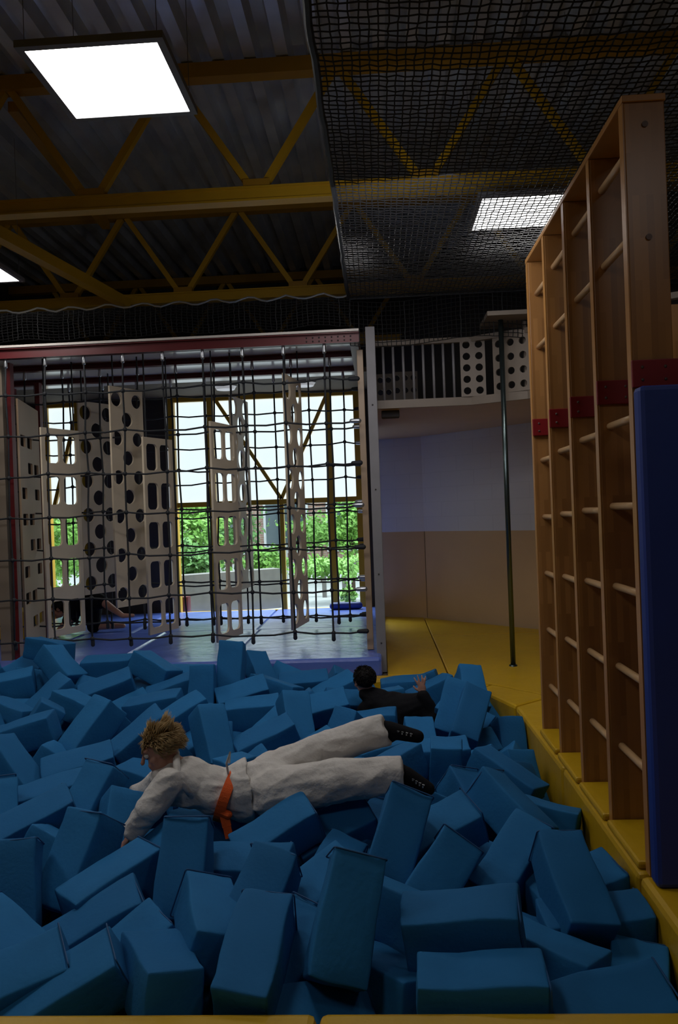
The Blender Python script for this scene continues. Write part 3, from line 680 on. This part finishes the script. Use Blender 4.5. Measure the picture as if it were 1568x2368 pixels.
bm = B(); cap(bm, hc-u*.10, P(876, 1622, 6.0), .062, .10); cap(bm, P(872, 1628, 6.0), ch, .11, .165); cap(bm, ch, hp, .165, .14); cap(bm, ch, sR, .15, .10); cap(bm, sR, eR, .085, .068); cap(bm, eR, wR-V((0, 0, .02)), .06, .042); cap(bm, ch, sL, .13, .085); cap(bm, sL, eL, .07, .055)
blob('shirt', bm, 'black', t, .009, 4, .006, 8)
bm = B(); cap(bm, hp+V((0, 0, -.03)), hp+V((.02, 0, -.1)), .13, .12)
for s in (-1, 1): cap(bm, hp+V((0, 0, -.08)), hp+V((.12, .1*s, -.32)), .11, .08)
blob('trousers', bm, 'black', t, .01, 4)
# --- third person
t = thing('person', P(190, 1425, 9.1), 'person in dark clothes crawling on the blue mat behind the left hanging panel', 'person')
hc = P(138, 1408, 9.3); bm = B(); r, f, u = head(bm, hc, V((-.9, -.1, -.3)), V((0, 0, 1)))
nk = P(158, 1408, 9.3); ch = P(172, 1405, 9.3); hp = P(215, 1388, 9.2)
cap(bm, hc, nk, .05, .05); cap(bm, nk, ch, .07, .1); cap(bm, ch, hp, .1, .1)
for s in (-1, 1):
    e = ch+V((-.05, .14*s, -.14)); w_ = V((e.x-.12, e.y, .19)); cap(bm, ch+V((0, .11*s, 0)), e, .042, .034); cap(bm, e, w_, .033, .023); hand(bm, w_, V((-1, 0, -.05)), V((0, 0, 1)), s)
k1 = P(238, 1392, 9.1); k2 = P(284, 1424, 8.95); k2.z = max(k2.z, .2); cap(bm, hp, k1, .075, .052); cap(bm, k1, k2, .05, .03); cap(bm, k2, k2+V((.12, 0, -.0)), .03, .022)
k3 = V((hp.x-.05, hp.y+.12, .22)); k4 = k3+V((.35, .05, -.01)); cap(bm, hp, k3, .075, .052); cap(bm, k3, k4, .048, .03)
blob('body', bm, 'skin', t, .008, 3); eyes(hc, r, f, u, t); hairdo(hc, r, f, u, t, 'haird', 300, .03, .1)
bm = B(); cap(bm, nk, ch, .08, .12); cap(bm, ch, hp, .125, .12)
for s in (-1, 1): e = ch+V((-.05, .14*s, -.14)); cap(bm, ch+V((0, .11*s, 0)), e, .06, .05)
blob('shirt', bm, 'black', t, .01, 4)
bm = B(); cap(bm, hp, hp.lerp(k1, .8), .12, .09); cap(bm, hp, k3, .12, .08)
blob('shorts', bm, 'black', t, .01, 4)
# ------------------------------------------------------------ foam blocks
H = np.array([.20, .095, .095])
def rot(az, el, ro):
    return np.array((Matrix.Rotation(math.radians(az), 3, 'Z') @ Matrix.Rotation(math.radians(-el), 3, 'Y') @ Matrix.Rotation(math.radians(ro), 3, 'X')))
def sat(A, Bq):
    d = Bq[0]-A[0]; RA, RB = A[1], Bq[1]
    cr_ = np.cross(RA.T[:, None, :], RB.T[None, :, :]).reshape(9, 3); nr = np.linalg.norm(cr_, axis=1); ok = nr > .05
    L = np.vstack([RA.T, RB.T, cr_[ok]/nr[ok][:, None]])
    ra = np.abs(L @ RA) @ A[2]; rb = np.abs(L @ RB) @ Bq[2]; dp = L @ d
    ov = ra+rb-np.abs(dp); k = int(np.argmin(ov)); return ov[k], L[k]*(1 if dp[k] >= 0 else -1)
blocks = []   # [c, R, h, kind, home]
man = [(820,2165,2.70,72,52,28),(1045,2205,2.68,-6,4,8),(1130,2297,2.50,-2,1,4),(556,2285,2.54,82,18,3),(668,2240,2.66,60,24,15),(545,2115,2.88,68,40,12),
(325,2205,2.78,42,24,8),(415,2020,3.22,92,52,2),(192,2000,3.32,72,54,-6),(285,2080,3.12,48,14,0),(168,2165,2.92,28,18,10),(62,2225,2.74,150,16,0),(28,2070,3.1,105,60,0),
(145,2305,2.56,24,22,12),(575,2010,3.38,-12,6,14),(718,2085,3.12,38,20,12),(945,1985,3.32,66,42,30),(925,2110,3.04,150,12,20),(1036,2080,3.12,48,34,40),
(1140,2110,3.08,168,10,10),(1232,2025,3.38,42,30,14),(1315,2090,3.12,96,30,4),(1275,2215,2.84,142,4,12),(1455,2140,3.04,6,4,6),(1478,2275,2.76,74,14,4),(1350,2310,2.55,12,6,20),
(1182,1905,3.82,128,30,20),(1090,1945,3.74,150,14,8),(1325,1975,3.62,168,14,6),(1300,1892,4.05,160,8,10),(1165,1805,4.45,142,24,8),(1205,1748,4.8,108,54,10),(1182,1668,5.5,100,62,0),
(1050,1640,5.6,62,52,20),(1085,1660,5.4,62,44,30),(1010,1760,4.8,4,4,6),(212,1688,5.1,48,46,10),(118,1622,5.9,48,32,10),(495,1708,4.95,118,52,8),(60,1770,4.55,150,40,14),
(205,1860,4.05,64,48,6),(95,1925,3.78,32,20,14),(685,1672,5.3,108,48,8),(615,1722,4.95,22,20,10),(537,1548,6.2,84,74,8),(470,1598,6.0,92,78,6),(298,1725,4.85,34,30,10),
(635,1945,3.66,22,22,18),(62,1700,5.15,4,14,6),(150,1545,6.35,148,34,10),(262,1553,6.4,4,2,8),(335,1560,6.3,152,20,8),(115,1505,6.7,162,8,6),(583,1652,5.7,12,4,10),
(795,1895,3.9,20,20,30),(855,1680,5.6,2,2,4),(280,1872,4.2,10,10,10),(115,1848,4.2,22,8,10),(20,1895,3.95,120,44,6),(160,1785,4.6,24,10,20),(1010,1895,4.0,165,18,22),
(1095,1858,4.15,110,30,20),(20,1590,6.2,20,10,10),(95,1575,6.5,170,6,20),(400,1590,6.2,10,14,10),(560,1610,6.0,20,10,30),(360,1640,5.7,0,8,10),(745,1640,5.8,15,10,30),
(700,1590,6.5,10,4,20),(640,1600,6.3,160,12,12),(600,1560,6.6,120,40,10),(775,1605,6.4,30,20,10),(1090,1600,6.1,95,40,10),(20,1655,5.6,160,10,10),(420,1665,5.4,35,20,10),
(760,2010,3.45,70,14,20),(1020,1960,3.6,20,20,20),(700,1885,4.15,150,4,10),(480,1910,4.0,10,6,10),(870,1910,3.95,60,10,0),(1395,2060,3.3,20,10,10),
(500,2200,2.75,110,6,20),(420,2300,2.55,120,-10,10),(870,2260,2.65,130,-6,10),(700,2330,2.50,24,-14,14),(30,2310,2.55,28,12,20),(250,1600,6.0,20,18,20),(180,1640,5.7,150,10,6)]
for m_ in man:
    c = P(m_[0], m_[1], m_[2]); blocks.append([np.array(c), rot(*m_[3:]), H, 1, np.array(c)])
obst = [[np.array(P(500, 1835, 3.88)), rot(-8, 0, 0), np.array([.27, .15, .13]), 2], [np.array(P(790, 1770, 3.95)), rot(0, 3, 0), np.array([.33, .17, .14]), 2],
        [np.array(P(965, 1808, 3.80)), rot(0, -20, 0), np.array([.10, .12, .08]), 2], [np.array(P(375, 1745, 3.80)), rot(0, 0, 0), np.array([.12, .14, .14]), 2],
        [np.array(P(340, 1880, 3.72)), rot(0, 50, 0), np.array([.16, .06, .06]), 2], [np.array(P(925, 1655, 5.92)), rot(0, 0, 0), np.array([.27, .2, .16]), 2], [np.array(P(843, 1575, 6.0)), rot(0, 0, 0), np.array([.09, .1, .12]), 2]]
def surf(x, y):
    s = -.04 + .06*max(0, y-5.2)
    s += .10*max(0, min(1, (-x-.8)/1.5))*max(0, min(1, (y-4.5)/1.5))
    s -= .14*max(0, min(1, (x-.35)/.35))
    return s+.05*noise.noise(V((x*1.3, y*1.3, 0)))
def inside(b):
    e = np.abs(b[1]) @ b[2]; c = b[0]
    if c[0]+e[0] > KX-.005 or c[1]-e[1] < 2.35 or c[1]+e[1] > 6.97 or c[2]-e[2] < -.74 or c[0]-e[0] < -4.28: return False
    return (c[0]-.3)+(c[1]-6.95)+.7*(e[0]+e[1])*.6 < 0.05
def clampb(b):
    e = np.abs(b[1]) @ b[2]; c = b[0]
    c[0] = min(c[0], KX-.01-e[0]*.95); c[1] = max(c[1], 2.36+e[1]*.93); c[1] = min(c[1], 6.94-e[1]*.9); c[2] = max(c[2], -.74+e[2])
    if b[3] == 1:
        d = c-b[4]; n = np.linalg.norm(d)
        if n > .09: b[0] = b[4]+d*(.09/n); c = b[0]; c[0] = min(c[0], KX-.01-e[0]*.95); c[1] = max(c[1], 2.36+e[1]*.93)
    over = (c[0]-.3)+(c[1]-6.95)+.42*(e[0]+e[1])-.05
    if over > 0: c[0] -= over/2; c[1] -= over/2
    if c[0] > .45: c[2] = min(c[2], -.02-e[2]*.8) if c[0]+e[0] > KX-.1 else c[2]
rng = random.Random(11)
def near(c, lst, R=.6): return [b for b in lst if abs(b[0][0]-c[0]) < R and abs(b[0][1]-c[1]) < R and abs(b[0][2]-c[2]) < R]
def relax(n, wm):
    for it in range(n):
        al = blocks+obst
        for i, A in enumerate(blocks):
            for Bq in al[i+1:]:
                dd = Bq[0]-A[0]
                if abs(dd[0]) > .5 or abs(dd[1]) > .5 or abs(dd[2]) > .5 or dd @ dd > .22: continue
                o, L = sat(A, Bq)
                if o > .012:
                    o = min(o-.01, .05)*.6
                    wA = .0 if Bq[3] == 2 else (wm if A[3] == 1 and Bq[3] == 0 else (1-wm if A[3] == 0 and Bq[3] == 1 else .5))
                    if Bq[3] == 2: A[0] = A[0]-L*o*.8
                    else: A[0] = A[0]-L*o*wA; Bq[0] = Bq[0]+L*o*(1-wA)
        for b in blocks: clampb(b)
relax(8, .3)
def fill(n, lo, hi, tol, steep, cap_n):
    for _ in range(n):
        if len(blocks) >= cap_n: break
        y = rng.uniform(2.45, 6.85); xl = -(y*.50)-.3; x = rng.uniform(max(-4.1, xl), .9)
        z = surf(x, y)-rng.uniform(lo, hi)
        b = [np.array([x, y, z]), rot(rng.uniform(0, 180), rng.gauss(0, steep), rng.choice((0, 0, 45, 20))+rng.uniform(-15, 15)), H, 0]
        if not inside(b): continue
        if all(sat(b, q)[0] < tol for q in near(b[0], blocks+obst)): blocks.append(b)
fill(8500, -.03, .09, .038, 30, 275)
fill(6500, .09, .22, .045, 22, 325)
relax(6, .2)
fill(4500, .22, .45, .05, 14, 355)
relax(3, .1)
def foam_mesh(seed):
    bm = B(); h = V(H); r_ = .009
    ts = (-1, -.975, -.9, -.6, -.2, .2, .6, .9, .975, 1); tsx = (-1, -.988, -.95, -.7, -.35, 0, .35, .7, .95, .988, 1)
    for ax in range(3):
        o1, o2 = [a for a in range(3) if a != ax]
        for s in (-1, 1):
            T1 = tsx if o1 == 0 else ts; T2 = tsx if o2 == 0 else ts; G = {}
            for i, a in enumerate(T1):
                for j, b in enumerate(T2):
                    p = [0, 0, 0]; p[ax] = s*h[ax]; p[o1] = a*h[o1]; p[o2] = b*h[o2]; p = V(p)
                    inn = V([max(-(h[k]-r_), min(h[k]-r_, p[k])) for k in range(3)]); n = (p-inn).normalized(); q = inn+n*r_
                    bul = .003*(1-a*a)*(1-b*b)
                    q += n*(bul+.003*noise.noise(q*9+V((seed*7, 0, 0)))+.003*noise.noise(q*30+V((0, seed*5, 0))))
                    q += V((noise.noise(q*4+V((seed, 3, 1))), noise.noise(q*4+V((9, seed, 2))), noise.noise(q*4+V((5, 8, seed)))))*.018
                    G[i, j] = bm.verts.new(q)
            for i in range(len(T1)-1):
                for j in range(len(T2)-1): bm.faces.new((G[i, j], G[i+1, j], G[i+1, j+1], G[i, j+1]))
    bmesh.ops.remove_doubles(bm, verts=bm.verts, dist=.0004); bmesh.ops.recalc_face_normals(bm, faces=bm.faces)
    me = bpy.data.meshes.new('foam_block'); bm.to_mesh(me); bm.free()
    for p in me.polygons: p.use_smooth = True
    me.materials.append(MT['blue' if seed % 2 else 'blue2']); return me
fms = [foam_mesh(k) for k in range(9)]
bm = B(); hx, hy = H[0]-.006, H[1]-.001; pts = []
for cx, cy, a0 in ((1, 1, 0), (-1, 1, 90), (-1, -1, 180), (1, -1, 270)):
    for k in range(4):
        a = math.radians(a0+30*k); pts.append(V((hx, cx*(hy-.008)+.009*math.cos(a), cy*(hy-.008)+.009*math.sin(a))))
tube(bm, pts+[pts[0]], .003, 5)
sm_ = bpy.data.meshes.new('seam'); bm.to_mesh(sm_); bm.free(); sm_.materials.append(MT['seam'])
bobs = []
for i, b in enumerate(blocks):
    o = bpy.data.objects.new('foam_block', fms[i % 9]); C.objects.link(o)
    M4 = Matrix(b[1].tolist()).to_4x4(); M4.translation = V(b[0]); o.matrix_world = M4; bobs.append((o, b))
    if b[0][1] < 4.3 and b[3] == 1:
        s = bpy.data.objects.new('seam', sm_); C.objects.link(s); s.parent = o
bpy.context.view_layer.update(); dg = bpy.context.evaluated_depsgraph_get(); used = set(); nvis = 0
for o, b in bobs:
    R_ = b[1]; vis = []
    for k in range(27):
        q = [(-1, 0, 1)[k % 3], (-1, 0, 1)[(k//3) % 3], (-1, 0, 1)[(k//9) % 3]]
        p = V(b[0]+R_ @ (np.array(q)*H*.86))
        d = (p-CAM).normalized(); hit, loc, nn, idx, ob, mm = bpy.context.scene.ray_cast(dg, CAM+d*.1, d)
        if hit and ob.name == o.name: vis.append(proj(loc))
    o['group'] = 'loose blue foam blocks in the pit'; o['category'] = 'foam block'
    vis = [v for v in vis if 0 < v[0] < 1568 and 0 < v[1] < 2368]
    if len(vis) < 1:
        o['label'] = 'blue foam block almost entirely buried or hidden among the other blocks'; continue
    nvis += 1
    px = sum(v[0] for v in vis)/len(vis); py = sum(v[1] for v in vis)/len(vis)
    el = math.degrees(math.asin(min(1, abs(R_[2, 0]))))
    pose = 'upright' if el > 60 else 'steep' if el > 35 else 'tilted' if el > 14 else 'flat'
    y = b[0][1]; x = b[0][0]
    wh = 'by the front kerb' if y < 2.75 else 'by the right kerb' if x > .6 and y < 5.6 else 'near the far mats' if y > 6.1 else 'around the diver' if 3.4 < y < 4.7 and -1.3 < x < .5 else 'in the pit'
    A_ = round(px/15.68); B_ = round(py/23.68)
    while (A_, B_) in used: A_ += 1
    used.add((A_, B_)); o['label'] = '%s blue foam block %s, %d%% across, %d%% down the photo' % (pose, wh, A_, B_)
print('BLOCKS', len(bobs), 'visible', nvis)
# ------------------------------------------------------------ world
w = bpy.data.worlds.new('world'); bpy.context.scene.world = w; w.use_nodes = True
bg = w.node_tree.nodes['Background']; bg.inputs[0].default_value = (.80, .92, 1, 1); bg.inputs[1].default_value = 3.2
